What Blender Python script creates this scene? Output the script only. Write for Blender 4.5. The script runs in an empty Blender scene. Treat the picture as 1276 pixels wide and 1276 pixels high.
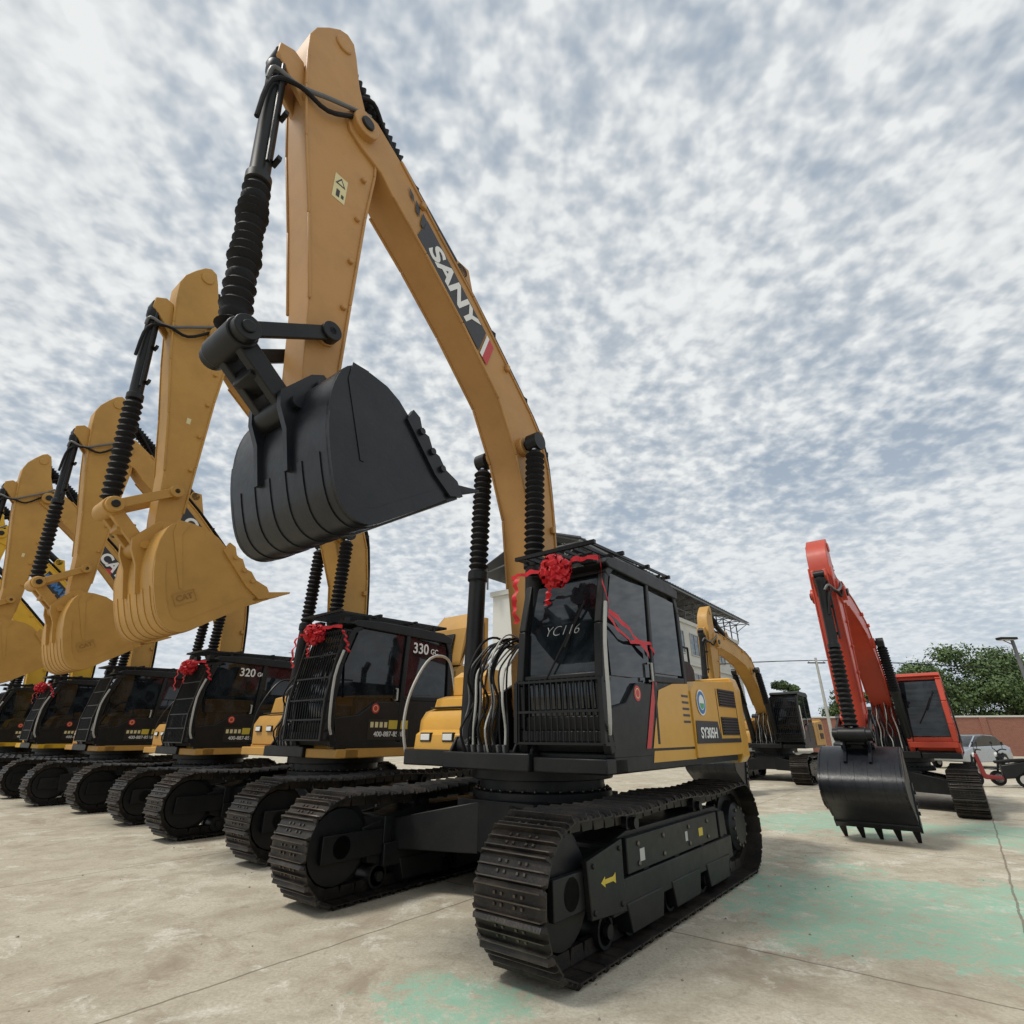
import bpy, bmesh, math, random
from mathutils import Vector, Matrix
random.seed(7)
SC=bpy.context.scene
COL=SC.collection
pi=math.pi
# ------------------------------------------------------------------ materials
def nm(name):
    m=bpy.data.materials.new(name);m.use_nodes=True
    n=m.node_tree.nodes;l=m.node_tree.links
    return m,n,l,n["Principled BSDF"]
def mixc(n,l,fac,a,b,mode='MIX'):
    x=n.new("ShaderNodeMix");x.data_type='RGBA';x.blend_type=mode
    if isinstance(fac,(int,float)): x.inputs[0].default_value=fac
    else: l.new(fac,x.inputs[0])
    for i,c in ((6,a),(7,b)):
        if isinstance(c,tuple): x.inputs[i].default_value=(c+(1,))[:4]
        else: l.new(c,x.inputs[i])
    return x.outputs[2]
def noise(n,l,vec,scale,detail=4,rough=.55,dist=0):
    x=n.new("ShaderNodeTexNoise");x.inputs["Scale"].default_value=scale;x.inputs["Detail"].default_value=detail
    x.inputs["Roughness"].default_value=rough;x.inputs["Distortion"].default_value=dist
    if vec is not None:l.new(vec,x.inputs["Vector"])
    return x.outputs["Fac"]
def ramp(n,l,fac,stops):
    r=n.new("ShaderNodeValToRGB");e=r.color_ramp.elements
    while len(e)<len(stops): e.new(.5)
    for i,(p,c) in enumerate(stops):
        e[i].position=p
        e[i].color=(c,c,c,1) if isinstance(c,(int,float)) else (c+(1,))[:4]
    l.new(fac,r.inputs[0]);return r.outputs[0]
def math_(n,l,op,a,b=None,c=None):
    x=n.new("ShaderNodeMath");x.operation=op
    for i,v in enumerate((a,b,c)):
        if v is None: continue
        if isinstance(v,(int,float)): x.inputs[i].default_value=v
        else: l.new(v,x.inputs[i])
    return x.outputs[0]
def coord(n,kind="Object"):
    return n.new("ShaderNodeTexCoord").outputs[kind]
def mat(name,col,rough=.45,metal=0,dirt=.25,dirtcol=None,scale=3.0,coat=0,bump=0,spec=.5,speck=1):
    m,n,l,b=nm(name)
    co=coord(n)
    dc=dirtcol or tuple(c*.55 for c in col)
    f=ramp(n,l,noise(n,l,co,scale,6,.65),[(.42,0),(.72,1)])
    f2=math_(n,l,'MULTIPLY',f,dirt)
    c=mixc(n,l,f2,col,dc)
    if speck:
        c=mixc(n,l,math_(n,l,'MULTIPLY',ramp(n,l,noise(n,l,co,scale*16,5,.7),[(.60,0),(.72,1)]),dirt*.5*speck),c,tuple(x*.5+.08 for x in col))
    l.new(c,b.inputs["Base Color"])
    r=math_(n,l,'MULTIPLY_ADD',noise(n,l,co,scale*5,4),.25,rough-.12)
    l.new(r,b.inputs["Roughness"])
    b.inputs["Metallic"].default_value=metal
    b.inputs["Specular IOR Level"].default_value=spec
    b.inputs["Coat Weight"].default_value=coat
    b.inputs["Coat Roughness"].default_value=.15
    if bump:
        bp=n.new("ShaderNodeBump");bp.inputs["Strength"].default_value=bump;bp.inputs["Distance"].default_value=.01
        l.new(noise(n,l,co,scale*14,4),bp.inputs["Height"]);l.new(bp.outputs[0],b.inputs["Normal"])
    return m
M={}
M['tan']=mat("tan_paint",(.48,.255,.082),.48,dirt=.45,coat=0,scale=1.2,spec=.4)
M['cat']=mat("ochre_paint",(.50,.275,.062),.52,dirt=.45,coat=0,scale=1.4,spec=.4)
M['catdk']=mat("dark_ochre_paint",(.30,.15,.035),.5,dirt=.2)  # darker yellow-brown for the bucket lettering
M['yel']=mat("golden_paint",(.62,.33,.045),.42,dirt=.25,coat=.15,scale=1.3)
M['kom']=mat("bright_yellow_paint",(.66,.39,.03),.48,dirt=.3,coat=0,scale=1.4,spec=.35)
M['red']=mat("orange_red_paint",(.48,.050,.02),.42,dirt=.3,coat=.1,scale=1.5)
M['blk']=mat("black_paint",(.008,.009,.010),.40,dirt=.5,dirtcol=(.026,.024,.022),scale=2.2,spec=.3,speck=.5)
M['buck']=mat("bucket_paint",(.006,.008,.012),.34,dirt=.7,dirtcol=(.022,.024,.027),scale=1.6,bump=.15,spec=.38,speck=.3)
M['rub']=mat("rubber",(.006,.006,.007),.65,dirt=.3,scale=8,speck=.5,spec=.3)
M['track']=mat("track_steel",(.013,.011,.010),.45,metal=.2,dirt=.85,dirtcol=(.060,.047,.036),scale=4,bump=.3,speck=.6,spec=.4)
M['trackw']=mat("track_steel_edge",(.11,.09,.072),.36,metal=.6,dirt=.9,dirtcol=(.022,.019,.016),scale=7)
M['wornsteel']=mat("worn_steel",(.15,.13,.11),.4,metal=.7,dirt=.7,dirtcol=(.05,.04,.03),scale=9)
M['grey']=mat("grey_hose",(.13,.135,.14),.5,dirt=.4,scale=9)
M['lgrey']=mat("light_wrap",(.45,.45,.42),.55,dirt=.4)
M['white']=mat("white_paint",(.78,.78,.76),.5,dirt=.1)
M['redd']=mat("red_decal",(.50,.03,.03),.4,dirt=.1)
M['blackd']=mat("black_decal",(.012,.013,.016),.35,dirt=.1,speck=0)
M['yeld']=mat("yellow_label",(.60,.46,.05),.5,dirt=.3)
M['cream']=mat("cream_label",(.70,.62,.33),.5,dirt=.1)
M['blue']=mat("blue_decal",(.03,.16,.42),.4,dirt=.1)
M['green']=mat("green_decal",(.06,.35,.16),.4,dirt=.1)
M['silk']=mat("red_silk",(.60,.010,.020),.5,dirt=.5,dirtcol=(.25,.003,.008),scale=22,speck=0)
M['chrome']=mat("chrome",(.6,.6,.6),.2,metal=1,dirt=.2)
M['lamp']=mat("lamp_glass",(.75,.76,.74),.15,dirt=.1,coat=.6)
M['chalk']=mat("chalk_marker",(.30,.31,.31),.8,dirt=.7,scale=30)
def glass(name,col):
    m,n,l,b=nm(name)
    co=coord(n)
    c=mixc(n,l,ramp(n,l,noise(n,l,co,2.2,3,.5,1.5),[(.4,0),(.65,1)]),col,tuple(x*2.6+.006 for x in col))
    l.new(c,b.inputs["Base Color"])
    b.inputs["Roughness"].default_value=.03;b.inputs["Specular IOR Level"].default_value=.55
    return m
M['glass']=glass("dark_cab_glass",(.005,.007,.009))
M['wglass']=glass("window_glass",(.05,.07,.09))

# ------------------------------------------------------------------ mesh builder
class MB:
    def __init__(s): s.v=[];s.f=[];s.m=[];s.mats=[]
    def mi(s,k):
        if k not in s.mats: s.mats.append(k)
        return s.mats.index(k)
    def add(s,vs,fs,k):
        o=len(s.v);s.v+= [tuple(p) for p in vs];i=s.mi(k)
        for f in fs: s.f.append(tuple(a+o for a in f));s.m.append(i)
    def prism(s,poly,y0,y1,k,tr=None):
        n=len(poly);vs=[(x,y0,z) for x,z in poly]+[(x,y1,z) for x,z in poly]
        if tr: vs=[tr(v) for v in vs]
        fs=[tuple(range(n)),tuple(range(2*n-1,n-1,-1))]+[(i,i+n,(i+1)%n+n,(i+1)%n) for i in range(n)]
        s.add(vs,fs,k)
    def box(s,x0,x1,y0,y1,z0,z1,k):
        s.prism([(x0,z0),(x1,z0),(x1,z1),(x0,z1)],y0,y1,k)
    def bar(s,a,b,w,h,k,up=(0,0,1)):
        a=Vector(a);b=Vector(b);d=(b-a).normalized();u=Vector(up)
        if abs(d.dot(u))>.95:u=Vector((1,0,0))
        r=d.cross(u).normalized();u=r.cross(d)
        vs=[p+r*(w/2*i)+u*(h/2*j) for p in (a,b) for i,j in ((-1,-1),(1,-1),(1,1),(-1,1))]
        s.add(vs,[(0,1,2,3),(7,6,5,4),(0,4,5,1),(1,5,6,2),(2,6,7,3),(3,7,4,0)],k)
    def lathe(s,p0,p1,prof,k,n=20):
        p0=Vector(p0);p1=Vector(p1);d=p1-p0;L=d.length;d.normalize()
        u=d.orthogonal().normalized();w=d.cross(u)
        vs=[];
        for t,r in prof:
            for i in range(n):
                a=2*pi*i/n;vs.append(p0+d*(t*L)+(u*math.cos(a)+w*math.sin(a))*r)
        fs=[]
        for j in range(len(prof)-1):
            for i in range(n): fs.append((j*n+i,j*n+(i+1)%n,(j+1)*n+(i+1)%n,(j+1)*n+i))
        fs.append(tuple(range(n-1,-1,-1)));b=(len(prof)-1)*n;fs.append(tuple(range(b,b+n)))
        s.add(vs,fs,k)
    def cyl(s,p0,p1,r,k,n=20,r1=None): s.lathe(p0,p1,[(0,r),(1,r if r1 is None else r1)],k,n)
    def tube(s,pts,r,k,n=8,smooth=3):
        P=[Vector(p) for p in pts]
        if smooth and len(P)>2: P=crom(P,smooth)
        vs=[];u=None
        for i,p in enumerate(P):
            d=(P[min(i+1,len(P)-1)]-P[max(i-1,0)]).normalized()
            if u is None:u=d.orthogonal().normalized()
            u=(u-d*u.dot(d)).normalized();w=d.cross(u)
            for j in range(n):
                a=2*pi*j/n;vs.append(p+(u*math.cos(a)+w*math.sin(a))*r)
        fs=[]
        for i in range(len(P)-1):
            for j in range(n): fs.append((i*n+j,i*n+(j+1)%n,(i+1)*n+(j+1)%n,(i+1)*n+j))
        fs.append(tuple(range(n-1,-1,-1)));b=(len(P)-1)*n;fs.append(tuple(range(b,b+n)))
        s.add(vs,fs,k)
    def warp(s,f): s.v=[tuple(f(v)) for v in s.v];return s
    def mesh(s,name,ang=35,recalc=True):
        me=bpy.data.meshes.new(name);me.from_pydata(s.v,[],s.f)
        for k in s.mats: me.materials.append(M[k])
        me.polygons.foreach_set("material_index",s.m)
        if recalc:
            bm=bmesh.new();bm.from_mesh(me);bmesh.ops.recalc_face_normals(bm,faces=bm.faces);bm.to_mesh(me);bm.free()
        me.polygons.foreach_set("use_smooth",[True]*len(me.polygons))
        me.set_sharp_from_angle(angle=math.radians(ang));me.update()
        return me
    def obj(s,name,parent=None,bevel=0,ang=35,label=None):
        return link(name,s.mesh(name,ang),parent,bevel,label)
def crom(P,k):
    Q=[]
    for i in range(len(P)-1):
        a=P[max(i-1,0)];b=P[i];c=P[i+1];d=P[min(i+2,len(P)-1)]
        for j in range(k):
            t=j/k
            Q.append(.5*((2*b)+(c-a)*t+(2*a-5*b+4*c-d)*t*t+(3*b-a-3*c+d)*t**3))
    Q.append(P[-1]);return Q
def link(name,me,parent=None,bevel=0,label=None):
    o=bpy.data.objects.new(name,me);COL.objects.link(o)
    if parent: o.parent=parent
    if bevel:
        b=o.modifiers.new("b",'BEVEL');b.width=bevel;b.segments=2;b.limit_method='ANGLE';b.angle_limit=math.radians(40)
    if label:o["label"]=label
    return o
def top(o,label,cat,group=None):
    o["label"]=label;o["category"]=cat
    if group:o["group"]=group
def text(parent,s,org,xd,nrm,size,k,name="lettering",align='CENTER',bold=0,shear=0,ext=.002,sx=1):
    cu=bpy.data.curves.new("t",'FONT');cu.body=s;cu.size=size;cu.align_x=align;cu.align_y='CENTER';cu.extrude=ext;cu.offset=bold;cu.shear=shear
    t=bpy.data.objects.new("t",cu);COL.objects.link(t)
    bpy.context.view_layer.update()
    me=bpy.data.meshes.new_from_object(t.evaluated_get(bpy.context.evaluated_depsgraph_get()))
    bpy.data.objects.remove(t)
    x=Vector(xd).normalized();z=Vector(nrm).normalized();y=z.cross(x)
    mt=Matrix((x*sx,y,z)).transposed().to_4x4();mt.translation=Vector(org)
    me.transform(mt);me.materials.clear();me.materials.append(M[k])
    return link(name,me,parent)

# ------------------------------------------------------------------ crawler
_track=[]
def track_mesh():
    if _track:return _track[0]
    b=MB();R=.44;cz=.485;xa,xb=1.80,-1.95
    Lt=xa-xb;tot=2*Lt+2*pi*R
    N=58;p=tot/N
    def at(d):
        d%=tot
        if d<Lt:
            x=xb+d;sag=.03*math.sin(pi*d/Lt*2)**2
            return (x,cz+R-sag),(1,0),(0,1)
        d-=Lt
        if d<pi*R:
            a=pi/2-d/R;return (xa+R*math.cos(a),cz+R*math.sin(a)),(math.sin(a),-math.cos(a)),(math.cos(a),math.sin(a))
        d-=pi*R
        if d<Lt: return (xa-d,cz-R),(-1,0),(0,-1)
        d-=Lt
        a=-pi/2-d/R;return (xb+R*math.cos(a),cz+R*math.sin(a)),(math.sin(a),-math.cos(a)),(math.cos(a),math.sin(a))
    h=p/2
    prof=[(-h-.012,-.002),(-h-.012,.016),(-h+.008,.048),(-h+.016,.048),(-h+.024,.008),(-.008,.008),(-.004,.034),(.004,.034),(.008,.008),(h-.028,.008),(h-.021,.036),(h-.013,.036),(h-.006,.004),(h-.002,-.002)]
    for i in range(N):
        (x,z),t,nn=at(i*p)
        def T(u,v,y): return (x+t[0]*u+nn[0]*v,y,z+t[1]*u+nn[1]*v)
        n=len(prof)
        ys=(-.30,-.275,.275,.30)
        vs=[]
        for yi,y in enumerate(ys):
            for u,v in prof:
                vs.append(T(u*(.80 if yi in(0,3) else 1),v if yi in(1,2) else min(v,.022),y))
        fs=[tuple(range(n)),tuple(range(4*n-1,3*n-1,-1))];fw=[]
        for k in range(3):
            for j in range(n): (fw if (j in(2,6,10) and k==1) else fs).append((k*n+j,(k+1)*n+j,(k+1)*n+(j+1)%n,k*n+(j+1)%n))
        b.add(vs,fs,'track')
        o=len(b.v)-len(vs);mi=b.mi('trackw')
        for f in fw: b.f.append(tuple(a+o for a in f));b.m.append(mi)
        for y in(-.085,.085):
            vs=[T(u,v,y+w) for w in(-.028,.028) for u,v in((-h*1.05,-.005),(h*1.05,-.005),(h*.8,-.10),(-h*.8,-.10))]
            b.add(vs,[(0,1,2,3),(7,6,5,4),(0,4,5,1),(1,5,6,2),(2,6,7,3),(3,7,4,0)],'track')
        for y in(-.115,-.055,.055,.115):
            for u in(-.034,.028):
                vs=[T(u+a,v,y+c) for v in(.006,.020) for a,c in((-.009,-.009),(.009,-.009),(.009,.009),(-.009,.009))]
                b.add(vs,[(4,5,6,7),(0,4,5,1),(1,5,6,2),(2,6,7,3),(3,7,4,0)],'trackw')
    _track.append(b.mesh("crawler_track",30,True));return _track[0]
_und={}
def undercarriage(root,detail):
    for sy in(1,-1):
        o=link("crawler_track",track_mesh(),root);o.location=(0,1.32*sy,0)
        key=('tf',detail)
        if key not in _und:
            b=MB()
            b.prism([(1.45,.30),(1.55,.62),(1.2,.70),(.9,.76),(-1.2,.76),(-1.5,.68),(-1.55,.30),(-1.2,.24),(1.2,.24)],-.17,.17,'blk')
            b.box(-1.45,1.30,-.235,.235,.25,.46,'blk');b.box(-1.1,1.0,.165,.222,.47,.72,'blk')
            for x in(-1.25,-.65,0,.65,1.25): b.box(x-.05,x+.05,-.21,.21,.26,.71,'blk')
            b.box(1.3,2.02,-.20,-.15,.36,.60,'blk');b.box(1.3,2.02,.15,.20,.36,.60,'blk')
            b.prism([(1.12,.26),(1.62,.30),(1.66,.66),(1.12,.74)],.20,.247,'blk')
            for x in(-.95,-.1,.75): b.prism([(x-.34,.30),(x-.28,.10),(x+.28,.10),(x+.34,.30)],-.245,.245,'blk')
            for x in(-.8,-.3,.3,.8):
                b.cyl((x,.22,.66),(x,.236,.66),.022,'wornsteel',6);b.cyl((x,.22,.52),(x,.236,.52),.022,'wornsteel',6)
            for a,c in((1.18,.32),(1.58,.34),(1.58,.62),(1.18,.68)): b.cyl((a,.24,c),(a,.262,c),.02,'blk',6)
            _und[key]=b.mesh("track_frame")
            b=MB();b.cyl((0,-.16,0),(0,.16,0),.09,'blk',16);b.cyl((0,-.2,0),(0,.2,0),.045,'blk',12);b.cyl((0,-.16,0),(0,-.11,0),.115,'blk',16);b.cyl((0,.11,0),(0,.16,0),.115,'blk',16)
            _und['rol']=b.mesh("track_roller")
            b=MB();b.lathe((0,-.13,0),(0,.13,0),[(0,.28),(.02,.33),(.25,.34),(.3,.41),(.7,.41),(.75,.34),(.98,.33),(1,.28)],'blk',32);b.cyl((0,-.2,0),(0,.2,0),.10,'blk',20)
            _und['idl']=b.mesh("idler_wheel")
            b=MB();b.lathe((0,-.17,0),(0,.2,0),[(0,.2),(.1,.28),(.4,.30),(.42,.36),(.6,.36),(.62,.27),(.85,.25),(1,.18)],'blk',32)
            for i in range(21):
                a=2*pi*i/21;c,s_=math.cos(a),math.sin(a)
                b.add([(c*r-s_*w*q,y,s_*r+c*w*q) for y in(-.03,.03) for r,w,q in((.33,.045,-1),(.33,.045,1),(.42,.018,1),(.42,.018,-1))],[(0,1,2,3),(7,6,5,4),(0,4,5,1),(1,5,6,2),(2,6,7,3),(3,7,4,0)],'track')
            for i in range(12):
                a=2*pi*i/12;b.cyl((.2*math.cos(a),.1,.2*math.sin(a)),(.2*math.cos(a),.2,.2*math.sin(a)),.018,'wornsteel',6)
            _und['spr']=b.mesh("drive_sprocket")
        f=link("track_frame",_und[key],root,.012);f.location=(0,1.32*sy,0)
        if sy<0:f.scale=(1,-1,1)
        w=link("idler_wheel",_und['idl'],f);w.location=(1.80,0,.485)
        w=link("drive_sprocket",_und['spr'],f);w.location=(-1.95,0,.485)
        for i in range(8):
            r=link("track_roller",_und['rol'],f);r.location=(1.3-i*.39,0,.165)
        for x in(.75,-.75):
            r=link("track_roller",_und['rol'],f);r.location=(x,0,.80)
    b=MB()
    for sx in(1,-1):
        for sy in(1,-1):
            b.add([(.25*sx,.35*sy,.40),(.85*sx,.2*sy,.40),(1.15*sx,1.2*sy,.38),(.55*sx,1.2*sy,.38),(.25*sx,.35*sy,.86),(.85*sx,.2*sy,.86),(1.15*sx,1.2*sy,.66),(.55*sx,1.2*sy,.66)],
                  [(0,1,2,3),(4,5,6,7),(0,1,5,4),(1,2,6,5),(2,3,7,6),(3,0,4,7)],'blk')
    b.box(-.85,.85,-.5,.5,.42,.88,'blk')
    b.cyl((0,0,.86),(0,0,.95),.78,'blk',48);b.cyl((0,0,.95),(0,0,1.06),.70,'blk',48);b.cyl((0,0,1.06),(0,0,1.17),.8,'blk',48)
    for i in range(36):
        a=2*pi*i/36;b.cyl((.74*math.cos(a),.74*math.sin(a),.95),(.74*math.cos(a),.74*math.sin(a),.975),.016,'wornsteel',6)
    b.obj("undercarriage_body",root,.01)

# ------------------------------------------------------------------ excavator
HEAD=math.atan2(-.783,-.622)
FOOT=(.10,1.85);TIP=(3.50,7.78);ATIP=(3.52,4.25)
BOOM=[(.26,1.68),(.30,2.2),(.29,2.66),(.36,3.2),(.46,4.10),(.74,4.82),(1.10,5.50),(1.82,6.22),(2.48,6.80),(3.02,7.22),(3.22,7.42),(3.50,7.52),(3.66,7.62),(3.74,7.80),(3.68,8.0),(3.52,8.12),(3.35,8.12),(2.98,7.88),(2.33,7.33),(1.64,6.78),(.79,5.97),(.42,5.62),(.18,5.32),(.02,4.90),(-.07,4.3),(-.12,3.6),(-.12,2.8),(-.06,2.1),(-.08,1.70),(.08,1.60)]
ARM=[(3.38,4.12),(3.52,4.06),(3.64,4.16),(3.68,4.45),(3.74,5.16),(3.90,6.1),(4.08,7.02),(4.19,7.7),(4.25,8.2),(4.27,8.50),(4.22,8.70),(4.10,8.90),(3.98,9.06),(3.88,9.12),(3.78,9.07),(3.72,8.88),(3.62,8.46),(3.48,8.12),(3.30,7.75),(3.27,7.3),(3.31,6.6),(3.33,5.37),(3.34,4.58)]
BUCK0=[(3.52,4.27),(3.64,4.16),(3.70,3.92),(3.69,3.64),(3.63,3.36),(3.55,3.13),(3.45,3.00),(3.32,2.95),(3.18,2.98),(3.0,3.09),(2.68,3.29),(2.36,3.50)]
BUCK=[(p.x,p.y) for p in crom([Vector(p) for p in BUCK0],3)]
def ribbed(n,r0,r1,a=0.,b=1.):
    out=[(a,r0*.6)]
    for i in range(n):
        t=a+(b-a)*(i+.25)/n;out.append((t,r0));out.append((a+(b-a)*(i+.75)/n,r1))
    out.append((b,r0*.6));return out
def excavator(label,group,loc,scale=1,col='cat',pose=(0,0,0),o=None,rotz=HEAD,cat="excavator"):
    o=o or {}
    root=bpy.data.objects.new("excavator",None);COL.objects.link(root)
    root.location=(loc[0],loc[1],0);root.rotation_euler=(0,0,rotz);root.scale=(scale,)*3
    top(root,label,cat,group)
    undercarriage(root,1)
    bc=o.get('buck','buck');lk=o.get('link','blk');body=o.get('body',col);deck=o.get('deck','blk')
    da,db,dc=[math.radians(a) for a in pose];bs=o.get('bs',1);bks=o.get('bks',1);bw=o.get('bw',1);yw=o.get('yw',1)
    def rot(p,c,a):
        x,z=p[0]-c[0],p[1]-c[1];return (c[0]+x*math.cos(a)-z*math.sin(a),c[1]+x*math.sin(a)+z*math.cos(a))
    S=lambda p:(FOOT[0]+(p[0]-FOOT[0])*bs,FOOT[1]+(p[1]-FOOT[1])*bs)
    B0=lambda p:rot(p,FOOT,da)
    tip1=B0(TIP)
    def A0_(p):
        q=rot(p,TIP,db);return (q[0]+tip1[0]-TIP[0],q[1]+tip1[1]-TIP[1])
    at1=A0_(ATIP)
    def K0(p):
        p=(ATIP[0]+(p[0]-ATIP[0])*bks,ATIP[1]+(p[1]-ATIP[1])*bks)
        q=rot(p,ATIP,dc);return (q[0]+at1[0]-ATIP[0],q[1]+at1[1]-ATIP[1])
    B=lambda p:S(B0(p));A=lambda p:S(A0_(p));K=lambda p:S(K0(p))
    def tr(F): return lambda v:((lambda q:(q[0],v[1],q[1]))(F((v[0],v[2]))))
    P3=lambda F,x,y,z:(lambda q:Vector((q[0],y,q[1])))(F((x,z)))
    wy=lambda v:(v[0],v[1]*yw,v[2])
    # ---- boom
    b=MB();b.prism([B(p) for p in BOOM],-.215,.215,col)
    fl=[B(p) for p in BOOM]
    for idx in (list(range(3,10)),list(range(17,27))):
        for i in idx[:-1]:
            a_,c_=fl[i],fl[i+1]
            for y in(-.222,.222): b.bar((a_[0],y,a_[1]),(c_[0],y,c_[1]),.03,.035,col)
    for (x,z,r,w) in((3.52,7.80,.16,.30),(.10,1.85,.15,.32),(.62,4.98,.13,.30)):
        b.cyl(P3(B,x,-w,z),P3(B,x,w,z),r,col,24);b.cyl(P3(B,x,-w-.03,z),P3(B,x,w+.03,z),r*.5,'blk',16)
    b.prism([B(p) for p in((1.35,6.45),(1.95,7.0),(1.85,7.35),(1.62,7.35))],-.10,.10,col)
    for x,z in ((.95,6.05),(2.6,7.48),(.22,5.35),(-.03,4.0)):
        b.bar(P3(B,x,.215,z),P3(B,x,.27,z),.07,.09,col)
    boom=b.warp(wy).obj("boom",root,.012)
    b=MB()
    for y in(.10,.17,-.10,-.17):
        pts=[(-.17,2.2),(-.19,3.6),(-.06,4.95),(.15,5.45),(.70,6.02),(1.6,6.86),(2.3,7.4),(3.0,7.98)]
        b.tube([P3(B,x,y,z) for x,z in pts],.026,'rub',8,3)
    for x,z in((-.17,3.2),(.02,5.15),(.5,5.8),(1.2,6.48),(2.0,7.12),(2.7,7.72)):
        p=P3(B,x,0,z);b.bar(p+Vector((0,-.21,0)),p+Vector((0,.21,0)),.07,.07,'rub')
    b.obj("hydraulic_line",boom)
    # ---- arm
    b=MB();b.prism([A(p) for p in ARM],-.175,.175,col)
    fa=[A(p) for p in ARM]
    for idx in (list(range(4,9)),list(range(17,23))):
        for i in idx[:-1]:
            a_,c_=fa[i],fa[i+1]
            for y in(-.182,.182): b.bar((a_[0],y,a_[1]),(c_[0],y,c_[1]),.03,.03,col)
    for y in(-.13,.07):
        b.prism([A(p) for p in((4.12,7.45),(4.38,7.72),(4.50,7.86),(4.50,8.02),(4.36,8.10),(4.24,8.05))],y,y+.06,col)
    for (x,z,r,w) in((3.52,7.80,.12,.23),(3.52,4.25,.12,.22),(3.90,8.86,.10,.20),(3.53,4.86,.10,.21)):
        b.cyl(P3(A,x,-w,z),P3(A,x,w,z),r,col,24)
        if z<8.5: b.cyl(P3(A,x,-w-.02,z),P3(A,x,w+.02,z),r*.5,'blk',12)
    for z in(5.3,5.9,6.5,7.1):
        b.cyl(P3(A,3.4,.17,z),P3(A,3.4,.215,z),.03,col,10)
    arm=b.warp(wy).obj("arm",root,.012)
    b=MB();k=.178*yw
    def q4(F,c,w,h,y,kk):
        vs=[(c[0]+w/2*i,y,c[1]+h/2*j) for i,j in((-1,-1),(1,-1),(1,1),(-1,1))]
        b.add([tr(F)(v) for v in vs],[(0,1,2,3)],kk)
    if o.get('warn',True):
        q4(A,(3.64,6.72),.15,.34,k,'cream');b.add([tr(A)(v) for v in((3.70,k+.002,6.76),(3.58,k+.002,6.76),(3.64,k+.002,6.87))],[(0,1,2)],'blackd')
        b.add([tr(A)(v) for v in((3.675,k+.003,6.775),(3.605,k+.003,6.775),(3.64,k+.003,6.84))],[(0,1,2)],'cream')
        q4(A,(3.655,6.64),.04,.10,k+.002,'blackd');q4(A,(3.60,6.63),.03,.05,k+.002,'blackd')
    else: q4(A,(3.60,6.1),.06,.10,k,'cream')
    link("warning_label",b.mesh("warning_label",35,False),arm)
    # ---- linkage
    J=P3(A,4.22,0,4.42)
    U=P3(A,3.53,0,4.86);Bp=P3(K,3.72,0,4.00)
    b=MB()
    for y in(-.26,.26):
        d=(J-U).normalized()
        b.bar(U+Vector((0,y,0))-d*.08,J+Vector((0,y,0))+d*.08,.045,.13,lk)
        b.cyl(U+Vector((0,y-.05,0)),U+Vector((0,y+.05,0)),.095,lk,20);b.cyl(J+Vector((0,y-.05,0)),J+Vector((0,y+.05,0)),.11,lk,20)
    b.cyl(U+Vector((0,-.31,0)),U+Vector((0,.31,0)),.045,'blk',16)
    b.obj("tipping_link",root,.008)
    b=MB()
    for y in(-.14,.14): b.bar(J+Vector((0,y,0)),Bp+Vector((0,y,0)),.09,.17,lk)
    m_=(J+Bp)/2;b.bar(m_+Vector((0,-.14,0)),m_+Vector((0,.14,0)),.22,.14,lk)
    b.cyl(J+Vector((0,-.22,0)),J+Vector((0,.22,0)),.13,lk,24);b.cyl(Bp+Vector((0,-.22,0)),Bp+Vector((0,.22,0)),.12,lk,24)
    b.cyl(J+Vector((0,-.33,0)),J+Vector((0,.33,0)),.055,'blk',16)
    b.obj("bucket_link",root,.01)
    Tp=P3(A,4.43,0,7.92);D=(Tp-J)
    cyc=o.get('cyl','blk')
    b=MB();b.lathe(J+D*.50,Tp-D*.02,[(0,.09),(.01,.115),(.06,.115),(.07,.092),(.9,.092),(.92,.11),(.98,.11),(1,.07)],cyc,24);b.cyl(Tp+Vector((0,-.1,0)),Tp+Vector((0,.1,0)),.09,cyc,20)
    for t in(.6,.78): b.bar(J+D*t+Vector((-.1,.02,0)),J+D*t+Vector((-.1,.14,0)),.04,.05,cyc)
    b.tube([J+D*.56+Vector((.0,.13,0)),J+D*.75+Vector((0,.13,0)),J+D*.95+Vector((.0,.13,0))],.018,cyc,8,0)
    bcy=b.obj("bucket_cylinder",root)
    rnd=random.Random(2)
    bt=[(t,r*(1+rnd.uniform(-.09,.09)*(1 if o.get('wrap') else .1))) for t,r in ribbed(16,.132,.095)]
    b=MB();b.lathe(J+D*.04,J+D*.50,bt,'rub',20);b.cyl(J,J+D*.06,.06,'chrome',16);b.obj("cylinder_boot",bcy,0,60)
    b=MB()
    for i,(y,zz) in enumerate(((.10,7.55),(.13,7.25))):
        b.tube([P3(A,3.45,.20,8.12-.1*i),P3(A,3.62,.24,7.95-.1*i),P3(A,3.95,.24,7.72-.2*i),P3(A,4.25,.2,7.55),P3(A,4.48,.12,7.62-.2*i),P3(A,4.50,.05,7.5-.6*i)],.024,'grey' if i==0 else 'rub',8,4)
    b.warp(wy).obj("hydraulic_hose",arm)
    # ---- bucket
    b=MB();t=.035
    outer=BUCK
    def inset(pts,d):
        out=[]
        for i,p in enumerate(pts):
            a_=pts[max(i-1,0)];c_=pts[min(i+1,len(pts)-1)]
            dx,dz=c_[0]-a_[0],c_[1]-a_[1];L=math.hypot(dx,dz);out.append((p[0]+dz/L*d,p[1]-dx/L*d))
        return out
    inn=inset(outer,t)
    nn=len(outer)
    vs=[(K(p)[0],y,K(p)[1]) for y in(-.74,.74) for p in outer]+[(K(p)[0],y,K(p)[1]) for y in(-.74,.74) for p in inn]
    fs=[]
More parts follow.
